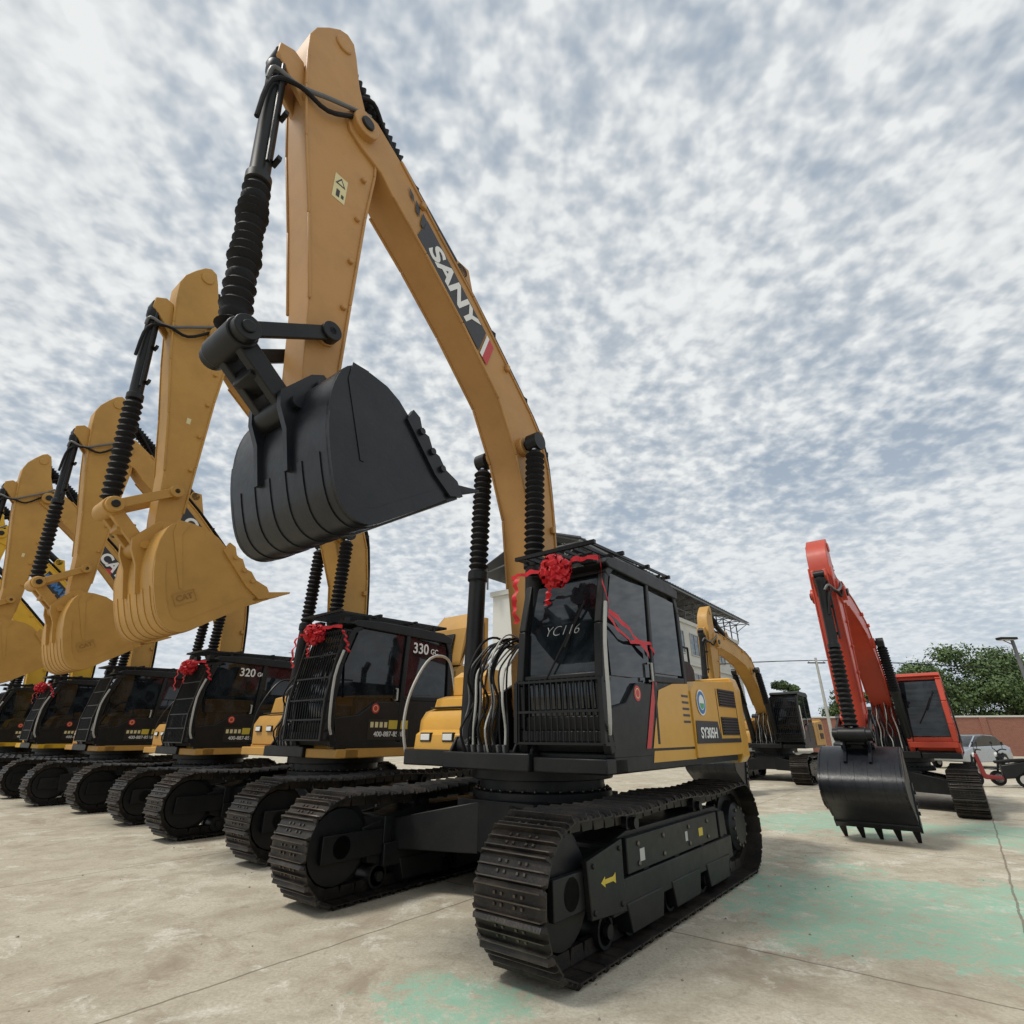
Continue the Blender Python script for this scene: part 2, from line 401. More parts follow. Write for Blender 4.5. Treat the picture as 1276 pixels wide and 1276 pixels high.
    for i in range(nn-1):
        fs.append((i,i+1,nn+i+1,nn+i));fs.append((2*nn+i,3*nn+i,3*nn+i+1,2*nn+i+1))
        fs.append((i,2*nn+i,2*nn+i+1,i+1));fs.append((nn+i,nn+i+1,3*nn+i+1,3*nn+i))
    fs+=[(0,nn,3*nn,2*nn),(nn-1,2*nn+nn-1,3*nn+nn-1,nn+nn-1)]
    b.add(vs,fs,bc)
    side=outer+[(2.34,3.60),(2.78,3.86),(2.92,4.05),(3.06,4.17),(3.20,4.24),(3.38,4.27)]
    for y0,y1 in((-.75,-.715),(.715,.75)):
        b.prism([K(p) for p in side],y0,y1,bc)
    for y0,y1 in((-.766,-.75),(.75,.764)):
        rim=side[8:32];ri=inset(rim,.12)
        b.prism([K(p) for p in rim]+[K(p) for p in ri[::-1]],y0,y1,bc)
        b.prism([K(p) for p in((2.26,3.53),(2.42,3.48),(2.62,3.62),(2.98,4.02),(2.92,4.14),(2.84,4.10),(2.80,3.98),(2.72,3.96),(2.66,3.84),(2.58,3.82),(2.50,3.72),(2.34,3.66))],y0-.016,y1+.016,bc)
        b.prism([K(p) for p in((3.40,4.27),(3.56,4.27),(3.58,4.1),(3.38,3.45),(3.34,3.45),(3.48,4.1))],y0+.006,y1-.006,bc)
    for y in(-.60,-.36,-.12,.12,.36,.60):
        st=inset(outer[11:27],-.009);si=outer[11:27]
        b.prism([K(p) for p in st]+[K(p) for p in si[::-1]],y-.035,y+.035,bc)
    for y in(-.26,.20):
        b.prism([K(p) for p in((3.40,4.16),(3.42,4.34),(3.52,4.40),(3.63,4.34),(3.76,4.18),(3.86,4.06),(3.84,3.92),(3.76,3.75),(3.69,3.40),(3.62,3.42),(3.55,4.1))],y,y+.06,bc)
    b.cyl(P3(K,3.52,-.32,4.25),P3(K,3.52,.32,4.25),.07,bc,20);b.cyl(P3(K,3.72,-.32,4.0),P3(K,3.72,.32,4.0),.06,bc,20)
    b.prism([K(p) for p in((2.30,3.50),(2.42,3.43),(2.50,3.47),(2.36,3.58))],-.75,.75,bc)
    for yy in(-.79,.79):
        for (x,z) in((2.55,3.70),(2.68,3.82),(2.82,3.96)): b.cyl(P3(K,x,yy-.02,z),P3(K,x,yy+.02,z),.032,bc,8)
    b.warp(lambda v:(v[0],v[1]*bw,v[2]))
    bk=b.obj("bucket",root,.006,40)
    for i in range(5):
        y=(-.66+i*.33)*bw
        b=MB();d=.055
        ps=[(2.50,3.54,d,.05),(2.28,3.62,d,.05),(1.93,3.74,.022,.010)]
        if not o.get('wrap'): ps=[(2.50,3.50,d,.05),(2.28,3.56,d,.05),(1.96,3.66,.025,.012)]
        vs=[]
        for x,z,w,h in ps:
            for a_,c_ in((-1,-1),(1,-1),(1,1),(-1,1)): vs.append(P3(K,x,y+w*a_,z+h*c_))
        b.add(vs,[(0,1,2,3),(11,10,9,8)]+[(k*4+j,(k+1)*4+j,(k+1)*4+(j+1)%4,k*4+(j+1)%4) for k in(0,1) for j in range(4)],o.get('tooth','blk'))
        b.obj("bucket_tooth",bk,.006)
    if o.get('bucklogo'):
        q0=K((3.30,3.36));q1=K((2.90,3.56));dd=(q1[0]-q0[0],0,q1[1]-q0[1])
        text(bk,o['bucklogo'],(q0[0],.757,q0[1]),dd,(0,1,0),.11,'catdk',bold=.003)
        b=MB();dv=Vector(dd).normalized();uv=Vector((dv.z,0,-dv.x));uv=-uv if uv.z<0 else uv;c0=Vector((q0[0],.758,q0[1]))
        cs=[c0+dv*(.14*i)+uv*(.08*j) for i,j in((-1,-1),(1,-1),(1,1),(-1,1))]
        for i in range(4): b.bar(cs[i],cs[(i+1)%4],.007,.007,'cat',up=(0,1,0))
        b.obj("cast_mark_frame",bk)
    # ---- boom cylinders
    top_=P3(B,.62,0,4.98);base=Vector((.76,0,1.38))
    for y in(.44,-.44):
        b=MB();Y=Vector((0,y,0));t1=top_+Y;b0=base+Y;D=t1-b0
        b.lathe(b0,b0+D*.56,[(0,.08),(.01,.105),(.93,.105),(.94,.125),(.99,.125),(1,.08)],cyc,24)
        b.cyl(b0+Vector((0,-.09,0)),b0+Vector((0,.09,0)),.12,cyc,20)
        c=b.obj("boom_cylinder",root)
        b=MB();b.lathe(b0+D*.55,b0+D*.96,ribbed(18,.124,.088),'rub',20);b.cyl(b0+D*.9,t1,.05,'chrome',14);b.cyl(t1+Vector((0,-.08,0)),t1+Vector((0,.08,0)),.12,cyc,20);b.obj("cylinder_boot",c,0,60)
    s1=P3(B,1.75,0,7.24);s2=P3(A,3.90,0,8.86);D=s2-s1
    b=MB();b.lathe(s1,s1+D*.55,[(0,.08),(.01,.10),(.95,.10),(1,.08)],cyc,20);b.cyl(s1+Vector((0,-.1,0)),s1+Vector((0,.1,0)),.1,cyc,16)
    c=b.obj("arm_cylinder",root);b=MB();b.lathe(s1+D*.54,s2-D*.05,ribbed(14,.14,.10),'rub',20);b.cyl(s2-D*.06,s2,.05,'chrome',12);b.obj("cylinder_boot",c,0,60)
    b=MB()
    for i in range(3):
        y=-.12+.12*i
        b.tube([P3(B,2.9,y,7.9),P3(B,3.2,y,8.28),P3(A,3.42,y*1.4,8.45),P3(A,3.62,y,8.35)],.026,'rub',8,4)
    b.obj("hydraulic_hose",boom)
    # ---- upper structure
    b=MB()
    b.box(-2.6,.85,-1.41,1.41,1.17,1.34,deck);b.box(.85,1.05,-.56,.60,1.17,1.33,'blk')
    b.box(.6,1.0,.61,1.41,1.17,1.30,deck)
    if not o.get('sideb'): b.box(.6,1.0,-1.42,-.57,1.17,1.30,deck)
    for y in(-.30,.24): b.prism([(-.5,1.34),(.55,1.34),(.42,1.95),(.1,2.1),(-.2,1.95)],y,y+.06,'blk')
    for y in(-.56,-.36,.31,.53): b.prism([(.62,1.30),(.98,1.30),(.86,1.48),(.70,1.48)],y,y+.04,'blk')
    b.obj("turntable_deck",root,.015)
    b=MB()
    b.prism([(-1.08,1.25),(-1.08,1.98),(-1.25,2.10),(-2.75,2.20),(-2.75,1.25)],.62,1.44,body)
    b.prism([(-1.2,1.34),(-1.2,2.2),(-2.75,2.28),(-2.75,1.34)],-1.44,-.5,body)
    b.box(-2.75,-.55,-.5,.62,1.34,2.24,'blk')
    b.box(-.55,-.1,-.5,-.36,1.34,1.9,'blk')
    for x in(-1.62 if col!='tan' else -1.95,-2.2 if col!='tan' else -2.72): b.box(x-.006,x+.006,1.43,1.446,1.42,2.06,'blackd')
    b.prism([(-1.3,2.2),(-1.3,2.42),(-1.45,2.5),(-2.6,2.5),(-2.75,2.4),(-2.75,2.2)],-1.0,.9,'blk')
    b.cyl((-1.9,-.7,2.45),(-1.9,-.7,2.85),.06,'blk',16);b.cyl((-1.9,-.7,2.75),(-2.0,-.7,2.95),.06,'blk',16)
    if o.get('openhood'):
        b.prism([(-1.40,2.10),(-1.42,2.60),(-1.55,2.72),(-2.7,2.72),(-2.7,2.16)],.60,1.42,body)
    hood=b.obj("engine_cover",root,.02)
    for zc in((1.95,1.60) if not o.get('openhood') else (1.55,)):
        b=MB();b.box(-2.70,-2.02,1.442,1.452,zc-.11,zc+.11,'blackd')
        for i in range(6): b.box(-2.67,-2.05,1.450,1.462,zc-.095+i*.034,zc-.08+i*.034,'rub')
        b.obj("vent_grille",hood)
    if o.get('openhood'):
        text(hood,"CAT",(-1.85,1.428,2.42),(-1,0,0),(0,1,0),.26,'blackd',bold=.008)
        b=MB()
        b.prism([(-1.50,2.72),(-1.60,2.72),(-1.78,3.50),(-2.10,3.85),(-2.18,3.78),(-1.90,3.46),(-1.66,3.46)],.35,1.42,body)
        b.box(-2.35,-2.25,.35,.45,2.7,3.75,body);b.box(-2.35,-2.25,1.3,1.4,2.7,3.75,body)
        b.prism([(-1.49,2.85),(-1.46,2.85),(-1.60,3.35),(-1.63,3.35)],.62,1.16,'blk')
        b.tube([(-1.6,.32,2.72),(-2.1,.32,3.7)],.015,'blk',6,0)
        b.obj("raised_hood",root,.015)
    b=MB();pl=[(-2.76,1.44),(-3.1,1.42),(-3.35,1.25),(-3.5,.8),(-3.55,0),(-3.5,-.8),(-3.35,-1.25),(-3.1,-1.42),(-2.76,-1.44)]
    n=len(pl)
    lv=[(1.14,.96),(1.22,1.0),(2.1,1.0),(2.26,.97)]
    vs=[]
    for z,s_ in lv:
        for x,y in pl: vs.append((-2.76+(x+2.76)*s_,y*s_,z))
    fs=[tuple(range(n-1,-1,-1)),tuple(range(3*n,4*n))]+[(k*n+j,k*n+(j+1)%n,(k+1)*n+(j+1)%n,(k+1)*n+j) for k in range(3) for j in range(n)]
    b.add(vs,fs,o.get('cw',body));b.obj("counterweight",root,.02,30)
    b=MB()
    b.tube([(-2.72,.85,2.24),(-2.72,.85,2.72),(-1.2,.85,2.72),(-1.2,.85,2.2)],.018,'blk',8,0)
    for x in(-1.7,-2.2): b.tube([(x,.85,2.3),(x,.85,2.72)],.015,'blk',6,0)
    b.tube([(-2.72,.85,2.5),(-1.2,.85,2.5)],.013,'blk',6,0)
    b.obj("guard_rail",root)
    # right side tool box / steps
    b=MB()
    if o.get('lowbox'):
        b.prism([(-.6,1.34),(.70,1.34),(.66,1.50),(.30,1.54),(.25,1.66),(-.6,1.68)],-1.36,-.60,'blk')
        b.box(-1.18,-.62,-1.40,-.56,1.34,2.0,'blk')
    elif o.get('sideb'):
        b.prism([(-.1,1.342),(.60,1.342),(.66,1.46),(.64,1.66),(.56,1.76),(.42,1.80),(.38,1.92),(.22,1.96),(-.1,1.97)],-1.38,-.57,body)
        b.prism([(.60,1.18),(.74,1.20),(.76,1.34),(.74,1.50),(.60,1.58)],-1.34,-.60,body)
        b.box(-1.18,-.12,-1.44,-.55,1.342,2.02,body)
        b.box(.44,.55,-1.32,-.62,1.795,1.815,'blk')
        b.prism([(.10,1.97),(.16,1.97),(.16,2.20),(.02,2.28),(.02,2.22),(.10,2.16)],-1.30,-.75,body)
    else:
        b.prism([(-.1,1.34),(.86,1.34),(.88,1.66),(.80,1.80),(.60,1.84),(.55,2.12),(.35,2.18),(-.1,2.22)],-1.36,-.56,body)
        b.box(-1.18,-.12,-1.44,-.55,1.34,2.30,body)
        b.box(.62,.78,-1.30,-.62,1.845,1.86,'blk')
        b.box(.1,.34,-1.30,-.62,2.225,2.24,'blk')
    tb=b.obj("tool_box",root,.025)
    if not o.get('lowbox'):
        dx=-.14 if o.get('sideb') else 0;dz=-.12 if o.get('sideb') else 0
        for y in(-1.15,-.78):
            b=MB();b.box(.86+dx,.90+dx,y-.09,y+.09,1.54+dz,1.64+dz,'blk');b.box(.899+dx,.91+dx,y-.075,y+.075,1.555+dz,1.625+dz,'lamp');b.obj("work_light",tb,.006)
        b=MB();b.tube([(.78,-1.44,1.25),(.84,-1.46,1.6),(.76,-1.46,2.0),(.52,-1.46,2.38),(.30,-1.45,2.48),(.1,-1.44,2.40),(.0,-1.42,2.0)],.018,o.get('rail','lgrey'),8,4)
        b.obj("hand_rail",root)
    # hoses at the boom foot
    b=MB();rnd=random.Random(11)
    for i in range(15):
        y=-.24+i*.034;j=rnd.uniform(-.07,.07);q=rnd.uniform(-.05,.05)
        b.tube([(.98,y*1.25,1.30),(1.03+j,y*1.25+q,1.55),(.96-j,y*1.1-j*.5,1.82),(1.0+j*.6,y*1.1+q,2.10+q),(.86,y+q,2.32+j*2),(.58,y,2.50+j),(.2,y,2.45)],.010+.004*(i%2),('grey','rub','rub','lgrey','rub')[i%5],8,4)
        b.cyl((.97,y*1.25,1.26),(1.0,y*1.25,1.40),.018,'grey' if i%2 else 'rub',8)
    b.obj("hydraulic_hose",root)
    # ---- cab
    ck=o.get('cabk',1);pw=o.get('pillar',.085)
    sc=lambda b:b.warp(lambda v:(v[0]*ck,v[1],v[2]))
    y0,y1=.42,1.40
    prof=[(.86,1.34),(.93,1.55),(.95,1.95),(.90,2.5),(.76,3.02),(.62,3.14),(.3,3.18),(-.8,3.18),(-.98,3.10),(-1.04,2.9),(-1.04,1.34)]
    pin=[(.83,1.36),(.90,1.55),(.92,1.95),(.87,2.5),(.74,3.0),(.6,3.11),(-.8,3.12),(-.95,3.05),(-1.0,2.9),(-1.0,1.36)]
    cc=o.get('cab','blk')
    b=MB();b.prism(pin,y0+.03,y1-.03,'glass')
    for y in(y0+.03,y1-.03):
        for i in range(len(prof)):
            a_=prof[i];c_=prof[(i+1)%len(prof)]
            b.bar((a_[0],y,a_[1]),(c_[0],y,c_[1]),pw,pw,cc)
    for (x,z) in((.93,1.48),(.66,3.11),(-1.0,3.08),(-1.02,1.45)):
        b.bar((x,y0,z),(x,y1,z),pw,pw+.015,cc)
    tall=o.get('tall')
    if not tall: b.bar((.935,y0,2.02),(.935,y1,2.02),.05,.05,cc)
    for y in(y1-.005,y0+.005):
        b.bar((-.10,y,1.4),(-.18,y,3.12),.07,.05,cc,up=(0,1,0))
        b.bar((-.98,y,2.08),(-.14,y,2.05),.07,.05,cc,up=(0,1,0))
    b.prism([(-1.04,1.36),(-.14,1.36),(-.14,2.02),(-1.04,2.05)],y1-.04,y1+.012,cc)
    if not tall: b.prism([(-.10,1.36),(.84,1.36),(.90,1.72),(.55,1.78),(.3,1.98),(-.10,2.0)],y1-.04,y1+.012,cc)
    b.prism([(.85,1.34),(.93,1.50),(.94,1.66),(.9,1.66),(.85,1.4)],y0+.02,y1-.02,cc)
    rc=o.get('roof','blk')
    b.prism([(.72,3.10),(.80,3.14),(.72,3.21),(.3,3.25),(-.85,3.25),(-1.06,3.18),(-1.04,3.08)],y0-.02,y1+.03,rc)
    cab=sc(b).obj("cab",root,.012,30)
    g_=pw-.085
    zb=1.68 if tall else 2.06
    b=MB();b.prism([(.935 if tall else .90,zb),(.868,2.5),(.74,2.96-g_),(.70,2.96-g_),(.84,2.5),(.86,zb)],y0+.10+g_*.5,y1-.10-g_*.5,'glass',tr=lambda v:(v[0]+.014,v[1],v[2]));sc(b).obj("windscreen",cab)
    dw=[(.80-g_,1.55),(.84-g_,2.5),(.68-g_,3.02-g_),(-.10,3.06-g_),(-.05,1.55)] if tall else [(.80-g_,2.02),(.84-g_,2.5),(.68-g_,3.02-g_),(-.10,3.06-g_),(-.05,2.06),(.34,2.03)]
    b=MB();b.prism(dw,y1-.02,y1+.004+g_*.6,'glass');sc(b).obj("door_window",cab,0)
    b=MB();b.prism([(-.22,3.04-g_),(-.93+g_,3.02-g_),(-.94+g_,2.14),(-.17,2.12)],y1-.02,y1+.004+g_*.6,'glass');sc(b).obj("side_window",cab,0)
    b=MB();b.tube([(-.02,y1+.01,2.2),(-.02,y1+.05,2.2),(-.02,y1+.05,2.02),(-.02,y1+.01,2.02)],.014,'lgrey',6,0);sc(b).obj("door_handle",cab)
    b=MB();b.tube([(.93,y1+.02,1.5),(1.0,y1+.07,1.7),(1.0,y1+.07,2.3),(.90,y1+.05,2.7)],.018,o.get('grab','lgrey'),8,3)
    sc(b).obj("grab_rail",cab)
    b=MB();b.tube([(.96,.75,1.98),(.94,.95,2.3),(.88,1.1,2.6)],.01,'rub',6,2);b.bar((.94,.98,2.3),(.87,1.2,2.75),.02,.02,'rub');sc(b).obj("wiper",cab)
    g=o.get('grille','full')
    if g!='none':
        b=MB();gf_=.10 if g=='full' else .05
        ztop=3.05 if g=='full' else 1.98
        def gx(z): return .95+gf_ if z<2 else .95+gf_-(z-2)*.16
        nb=15
        for i in range(nb):
            y=y0+.03+i*(y1-y0-.06)/(nb-1)
            zs=[1.42,2.0]+([2.5,ztop] if g=='full' else [])
            b.tube([(gx(z),y,z) for z in zs],.009,'blk',6,0)
        zs=[1.42,1.7,1.98]+([2.3,2.65,3.02] if g=='full' else [])
        for z in zs: b.bar((gx(z),y0,z),(gx(z),y1,z),.022,.022,'blk')
        for y in(y0,y1):
            for i in range(len(zs)-1): b.bar((gx(zs[i]),y,zs[i]),(gx(zs[i+1]),y,zs[i+1]),.04,.04,'blk')
            for z in(zs[0],zs[-1]): b.bar((gx(z),y,z),(gx(z)-.16,y,z),.03,.03,'blk')
        sc(b).obj("guard_grille",cab)
    if o.get('roofguard',True):
        b=MB()
        for i in range(9):
            y=y0+.02+i*(y1-y0-.04)/8;b.bar((.98,y,3.30),(-.9,y,3.36),.022,.03,'blk')
        for x in(.98,.35,-.3,-.9): b.bar((x,y0-.02,3.33-(.02 if x>.5 else -.02)),(x,y1+.02,3.33-(.02 if x>.5 else -.02)),.04,.04,'blk')
        for x in(.5,-.7):
            for y in(y0+.05,y1-.05): b.bar((x,y,3.2),(x,y,3.34),.04,.04,'blk')
        for y in(y0+.15,y1-.15): b.box(.80,.88,y-.08,y+.08,3.14,3.24,'blk')
        sc(b).obj("roof_guard",cab)
    if not tall:
        b=MB();yy=y1+.015
        cx,cz=.30*ck,1.88
        n=24
        for r,k,e in((.075,'redd',0),(.050,'cream',.002),(.040,'redd',.004)): b.add([(cx+r*math.cos(2*pi*i/n),yy+e,cz+r*math.sin(2*pi*i/n)) for i in range(n)],[tuple(range(n))],k)
        if o.get('sticker',True):
            b.add([(.48,yy,1.42),(-.34,yy,1.42),(-.34,yy,1.72),(.48,yy,1.72)],[(0,1,2,3)],'blackd')
            b.add([(.08,yy+.002,1.58),(-.32,yy+.002,1.58),(-.32,yy+.002,1.71),(.08,yy+.002,1.71)],[(0,1,2,3)],'yeld')
            for i in range(4): b.add([(.44-.09*i,yy+.002,1.60),(.38-.09*i,yy+.002,1.60),(.38-.09*i,yy+.002,1.68),(.44-.09*i,yy+.002,1.68)],[(0,1,2,3)],'cream')
            text(cab,"400-887-8518",(.07,yy+.003,1.50),(-1,0,0),(0,1,0),.105,'white',bold=.001)
        link("door_sticker",b.mesh("door_sticker",35,False),cab)
    if o.get('cabtext'):
        tx=o.get('tx',-.42)*ck
        text(cab,o['cabtext'][:3],(tx,y1+.014,2.90),(-1,0,0),(0,1,0),.25,'white',bold=.004)
        text(cab,o['cabtext'][3:],(tx-.33,y1+.014,2.88),(-1,0,0),(0,1,0),.13,'white',bold=.002)
    return dict(root=root,boom=boom,arm=arm,cab=cab,B=B,P3=P3,hood=hood,tr=tr)
def cat_decal(E,s="CAT",tcol='white'):
    B,P3=E['B'],E['P3'];b=MB();y=.232
    A0=Vector((1.94,0,6.565));d=Vector((-.757,0,-.654));u=Vector((-.654,0,.757))
    T=E['tr'](B)
    sh=.12
    def P(pts,k,yy): b.add([T(tuple(Vector((0,yy,0))+A0+d*(p+sh)+u*q)) for p,q in pts],[tuple(range(len(pts)))],k)
    P([(-.2,-.21),(.98,-.21),(.86,.21),(-.32,.21)],'blackd',y)
    P([(1.0,-.21),(1.12,-.21),(1.0,.21),(.88,.21)],'redd',y)
    if tcol=='white':
        P([(.30,-.20),(.58,-.20),(.44,-.05)],'redd',y+.002)
    link("brand_decal",b.mesh("brand_decal",35,False),E['boom'])
    p=T(tuple(A0+d*(.36+sh)+u*.02));dd=Vector(T(tuple(A0+d)))-Vector(T(tuple(A0)))
    text(E['boom'],s,(p[0],y+.004,p[2]),dd,(0,1,0),.42 if len(s)<4 else .27,tcol,bold=.014)
def rosette(E,y=.98,z=3.06,x=1.06,r=.18,label="big red silk ribbon rosette tied to a cab front",tails=True,s=1):
    root=E['root'];Mw=Matrix.Translation(root.location)@Matrix.Rotation(root.rotation_euler.z,4,'Z')@Matrix.Diagonal((root.scale[0],)*3+(1,))
    b=MB();rnd=random.Random(int(abs(root.location.x)*100))
    c=Vector((x,y,z));NP=130
    for i in range(NP):
        ph=math.acos(1-2*(i+.5)/NP);th=i*2.39996
        d=(Vector((math.sin(ph)*math.cos(th),math.sin(ph)*math.sin(th),math.cos(ph)))+Vector((rnd.gauss(0,.12),rnd.gauss(0,.12),rnd.gauss(0,.12)))).normalized()
        t=d.cross(Vector((rnd.uniform(-1,1),rnd.uniform(-1,1),rnd.uniform(-1,1)))).normalized();w=d.cross(t)
        vs=[];N=7;rr=r*rnd.uniform(.85,1.1)
        for j in range(N):
            a=-1.9+3.8*j/(N-1)
            pc=c+d*(rr*.40+rr*.55*math.cos(a))+t*(r*.24*math.sin(a))
            for q in(-1,1): vs.append(pc+w*(q*r*.15*(1+.3*rnd.random())))
        b.add(vs,[(2*j,2*j+1,2*j+3,2*j+2) for j in range(N-1)],'silk')
    def ribbon(pts,wd=.05,wdir=(0,1,0)):
        P=[Vector(p) for p in pts];W=Vector(wdir);vs=[];n=14
        for i in range(n+1):
            t=i/n*(len(P)-1);k=min(int(t),len(P)-2);p=P[k].lerp(P[k+1],t-k)
            p=p+Vector((.02*math.sin(i*1.3),.012*math.sin(i*2.1),0))
            vs+=[p-W*wd*(.8+.3*math.sin(i)),p+W*wd*(.8+.3*math.cos(i))]
        b.add(vs,[(2*i,2*i+1,2*i+3,2*i+2) for i in range(n)],'silk')
    ribbon([(x,y-.05,z),(x-.02,y-.35,z+.05),(x+.0,.40,z+.02)],.028,(0,0,1))
    ribbon([(x,y+.05,z),(x-.02,y+.25,z+.09),(x-.1,1.44,z+.08)],.028,(0,0,1))
    if tails:
        ribbon([(x,y-.5,z),(x+.03,y-.52,z-.25),(x+.0,y-.52,z-.48)],.035)
        ribbon([(x+.05,y-.05,z-.12),(x+.02,y-.08,z-.25),(x+.0,y-.12,z-.34)],.035)
    if tails=='sash':
        ribbon([(x-.1,1.45,z+.08),(.88,1.46,2.62),(.5,1.455,2.52),(.0,1.45,2.28)],.030,(0,0,1))
        ribbon([(.88,1.46,2.56),(.45,1.455,2.36),(-.05,1.45,2.42),(-.1,1.45,2.3)],.022,(0,0,1))
    elif tails:
        ribbon([(x-.12,1.46,z+.02),(x-.2,1.47,z-.15),(x-.25,1.46,z-.3)],.03,(1,0,0))
    me=b.mesh("ribbon_rosette",60,False);me.transform(Mw)
    o=link("ribbon_rosette",me);top(o,label,"ribbon","red ribbon rosettes on excavator cabs");return o

big=excavator("large tan excavator with black bucket, black crawler tracks and raised boom","excavators parked in a row",(.34,6.73),1,'tan',
   o=dict(buck='buck',link='blk',body='yel',cabtext=None,grille='half',sticker=False,rail='lgrey',sideb=True,wrap=True))
T=big['tr'](big['B'])
b=MB();y=.2335
A0=Vector((2.02,0,6.66));d=Vector((-.757,0,-.654)).normalized();u=Vector((-.654,0,.757))
def Qp(b,pts,k,yy): b.add([T(tuple(Vector((0,yy,0))+A0+d*p+u*q)) for p,q in pts],[tuple(range(len(pts)))],k)
Qp(b,[(-.66,-.18),(.82,-.18),(.68,.18),(-.80,.18)],'blackd',y)
Qp(b,[(.85,-.18),(.91,-.18),(.77,.18),(.71,.18)],'white',y)
Qp(b,[(.91,-.18),(1.03,-.18),(.89,.18),(.77,.18)],'redd',y)
for i in range(3): Qp(b,[(-.78-.16*i,-.0+.05*i),(-.70-.16*i,-.0+.05*i),(-.80-.16*i,.17),(-.90-.16*i,.17)],'blackd',y)
link("brand_decal",b.mesh("brand_decal",35,False),big['boom'])
p=T(tuple(A0+d*.02));text(big['boom'],"SANY",(p[0],y+.003,p[2]),d,(0,1,0),.38,'white',bold=.013,sx=1.08)
yy=1.449
text(big['hood'],"SY305H",(-1.50,yy+.006,1.51),(-1,0,0),(0,1,0),.165,'white',bold=.004,sx=1.05)
b=MB();b.add([(-1.09,yy,1.40),(-1.95,yy,1.40),(-1.86,yy,1.65),(-1.12,yy,1.65)],[(0,1,2,3)],'blackd')
b.add([(-1.95,yy+.001,1.40),(-2.72,yy+.001,1.40),(-2.72,yy+.001,1.45),(-1.93,yy+.001,1.45)],[(0,1,2,3)],'blackd')
n=28
for r,k,e in((.15,'white',.001),(.132,'blue',.003),(.088,'white',.005)): b.add([(-1.36+r*math.cos(2*pi*i/n),yy+e,1.86+r*math.sin(2*pi*i/n)) for i in range(n)],[tuple(range(n))],k)
b.add([(-1.36+.068*math.cos(t),yy+.007,1.85+.068*math.sin(t)) for t in[pi+pi*i/10 for i in range(11)]],[tuple(range(11))],'green')
link("emblem",b.mesh("emblem",35,False),big['hood'])
b=MB();yy=1.418
b.add([(.20,yy,1.37),(.10,yy,1.37),(-.18,yy,2.02),(-.08,yy,2.02)],[(0,1,2,3)],'redd')
b.add([(.05,yy,1.37),(-1.07,yy,1.37),(-1.07,yy,2.06),(-.60,yy,2.03),(-.21,yy,1.94)],[(0,1,2,3,4)],'yel')
for i in range(5): b.add([(-.82,yy+.002,1.62+i*.07),(-1.02,yy+.002,1.62+i*.07),(-1.02,yy+.002,1.645+i*.07),(-.82,yy+.002,1.645+i*.07)],[(0,1,2,3)],'blackd')
link("side_stripe",b.mesh("side_stripe",35,False),big['cab'])
b=MB();b.add([(.06,1.4135,1.24),(-1.09,1.4135,1.24),(-1.09,1.4135,1.345),(.02,1.4135,1.345)],[(0,1,2,3)],'yel')
link("deck_stripe",b.mesh("deck_stripe",35,False),big['root'])
text(big['cab'],"YC116",(.955,.96,2.46),(0,1,0),(.97,0,.24),.15,'chalk',bold=-.004,shear=.3,name="handwriting")
rosette(big,tails='sash')
b=MB();yy=1.32+.249
b.add([(1.48,yy,.50),(1.42,yy,.535),(1.42,yy,.515),(1.30,yy,.515),(1.26,yy,.535),(1.26,yy,.465),(1.30,yy,.485),(1.42,yy,.485),(1.42,yy,.465)],[tuple(range(9))],'yeld')
link("arrow_label",b.mesh("arrow_label",35,False),big['root'])
yy=1.32+.224
for x0,x1,z0,z1,k in((.78,.69,.53,.62,'lgrey'),(-.55,-.66,.55,.62,'yeld'),(-.2,-.26,.55,.63,'lgrey')):
    b=MB();b.add([(x0,yy,z0),(x1,yy,z0),(x1,yy,z1),(x0,yy,z1)],[(0,1,2,3)],k)
    link("track_label",b.mesh("track_label",35,False),big['root'])

G="excavators parked in a row"
catO=dict(buck='cat',link='cat',body='cat',tooth='cat',deck='cat',bucklogo='CAT',cab='blk',rail='blk',cw='cat',cabk=1.22,bks=1.15,warn=False)
CP=(0,0,-1)
e=excavator("ochre yellow excavator with yellow bucket and raised engine hood",G,(-3.05,10.15),1,'cat',pose=CP,o=dict(catO,cabtext='330GC',openhood=True));cat_decal(e);rosette(e,x=1.28,y=.85,z=2.98,tails=True,label="red ribbon rosette hung on a caged cab")
e=excavator("ochre yellow excavator with smaller cab and red rosette",G,(-6.8,13.2),.95,'cat',pose=CP,o=dict(catO,cabtext='320GC',tx=.16));cat_decal(e);rosette(e,x=1.28,y=.85,z=2.98,tails=True,label="red ribbon rosette hung on a caged cab")
e=excavator("ochre yellow excavator beside others in the row",G,(-10.7,15.9),.95,'cat',pose=CP,o=dict(catO,bucklogo=None));cat_decal(e);
kO=dict(catO,buck='kom',link='kom',body='kom',tooth='kom',deck='kom',cw='kom',bucklogo=None)
e=excavator("bright yellow excavator at the end of the row",G,(-14.4,18.6),.95,'kom',pose=CP,o=kO);cat_decal(e,"KOMATSU",'blue');rosette(e,x=1.28,y=.85,z=2.98,label="red ribbon rosette hung on a caged cab")
e=excavator("bright yellow excavator with black cab, partly out of the row",G,(-18.3,21.4),.95,'kom',pose=CP,o=kO)
e=excavator("orange red excavator with black toothed bucket lowered to the concrete","lowered excavators",(9.05,13.7),.87,'red',pose=(-34,11,66),
   o=dict(buck='buck',link='blk',body='blk',cab='red',roof='red',grille='none',cw='red',roofguard=False,sticker=False,deck='blk',rail='blk',grab='blk',bs=.89,bw=.84,pillar=.12,warn=False,lowbox=True,tall=True,yw=1.12))
e=excavator("yellow excavator with black bucket lowered near a pale building","lowered excavators",(9.5,21.1),.9,'cat',pose=(-34,12,62),
   o=dict(buck='buck',link='cat',body='cat',cab='blk',grille='full',cw='cat',roofguard=False,sticker=False,rail='cat',bs=.92,warn=False))

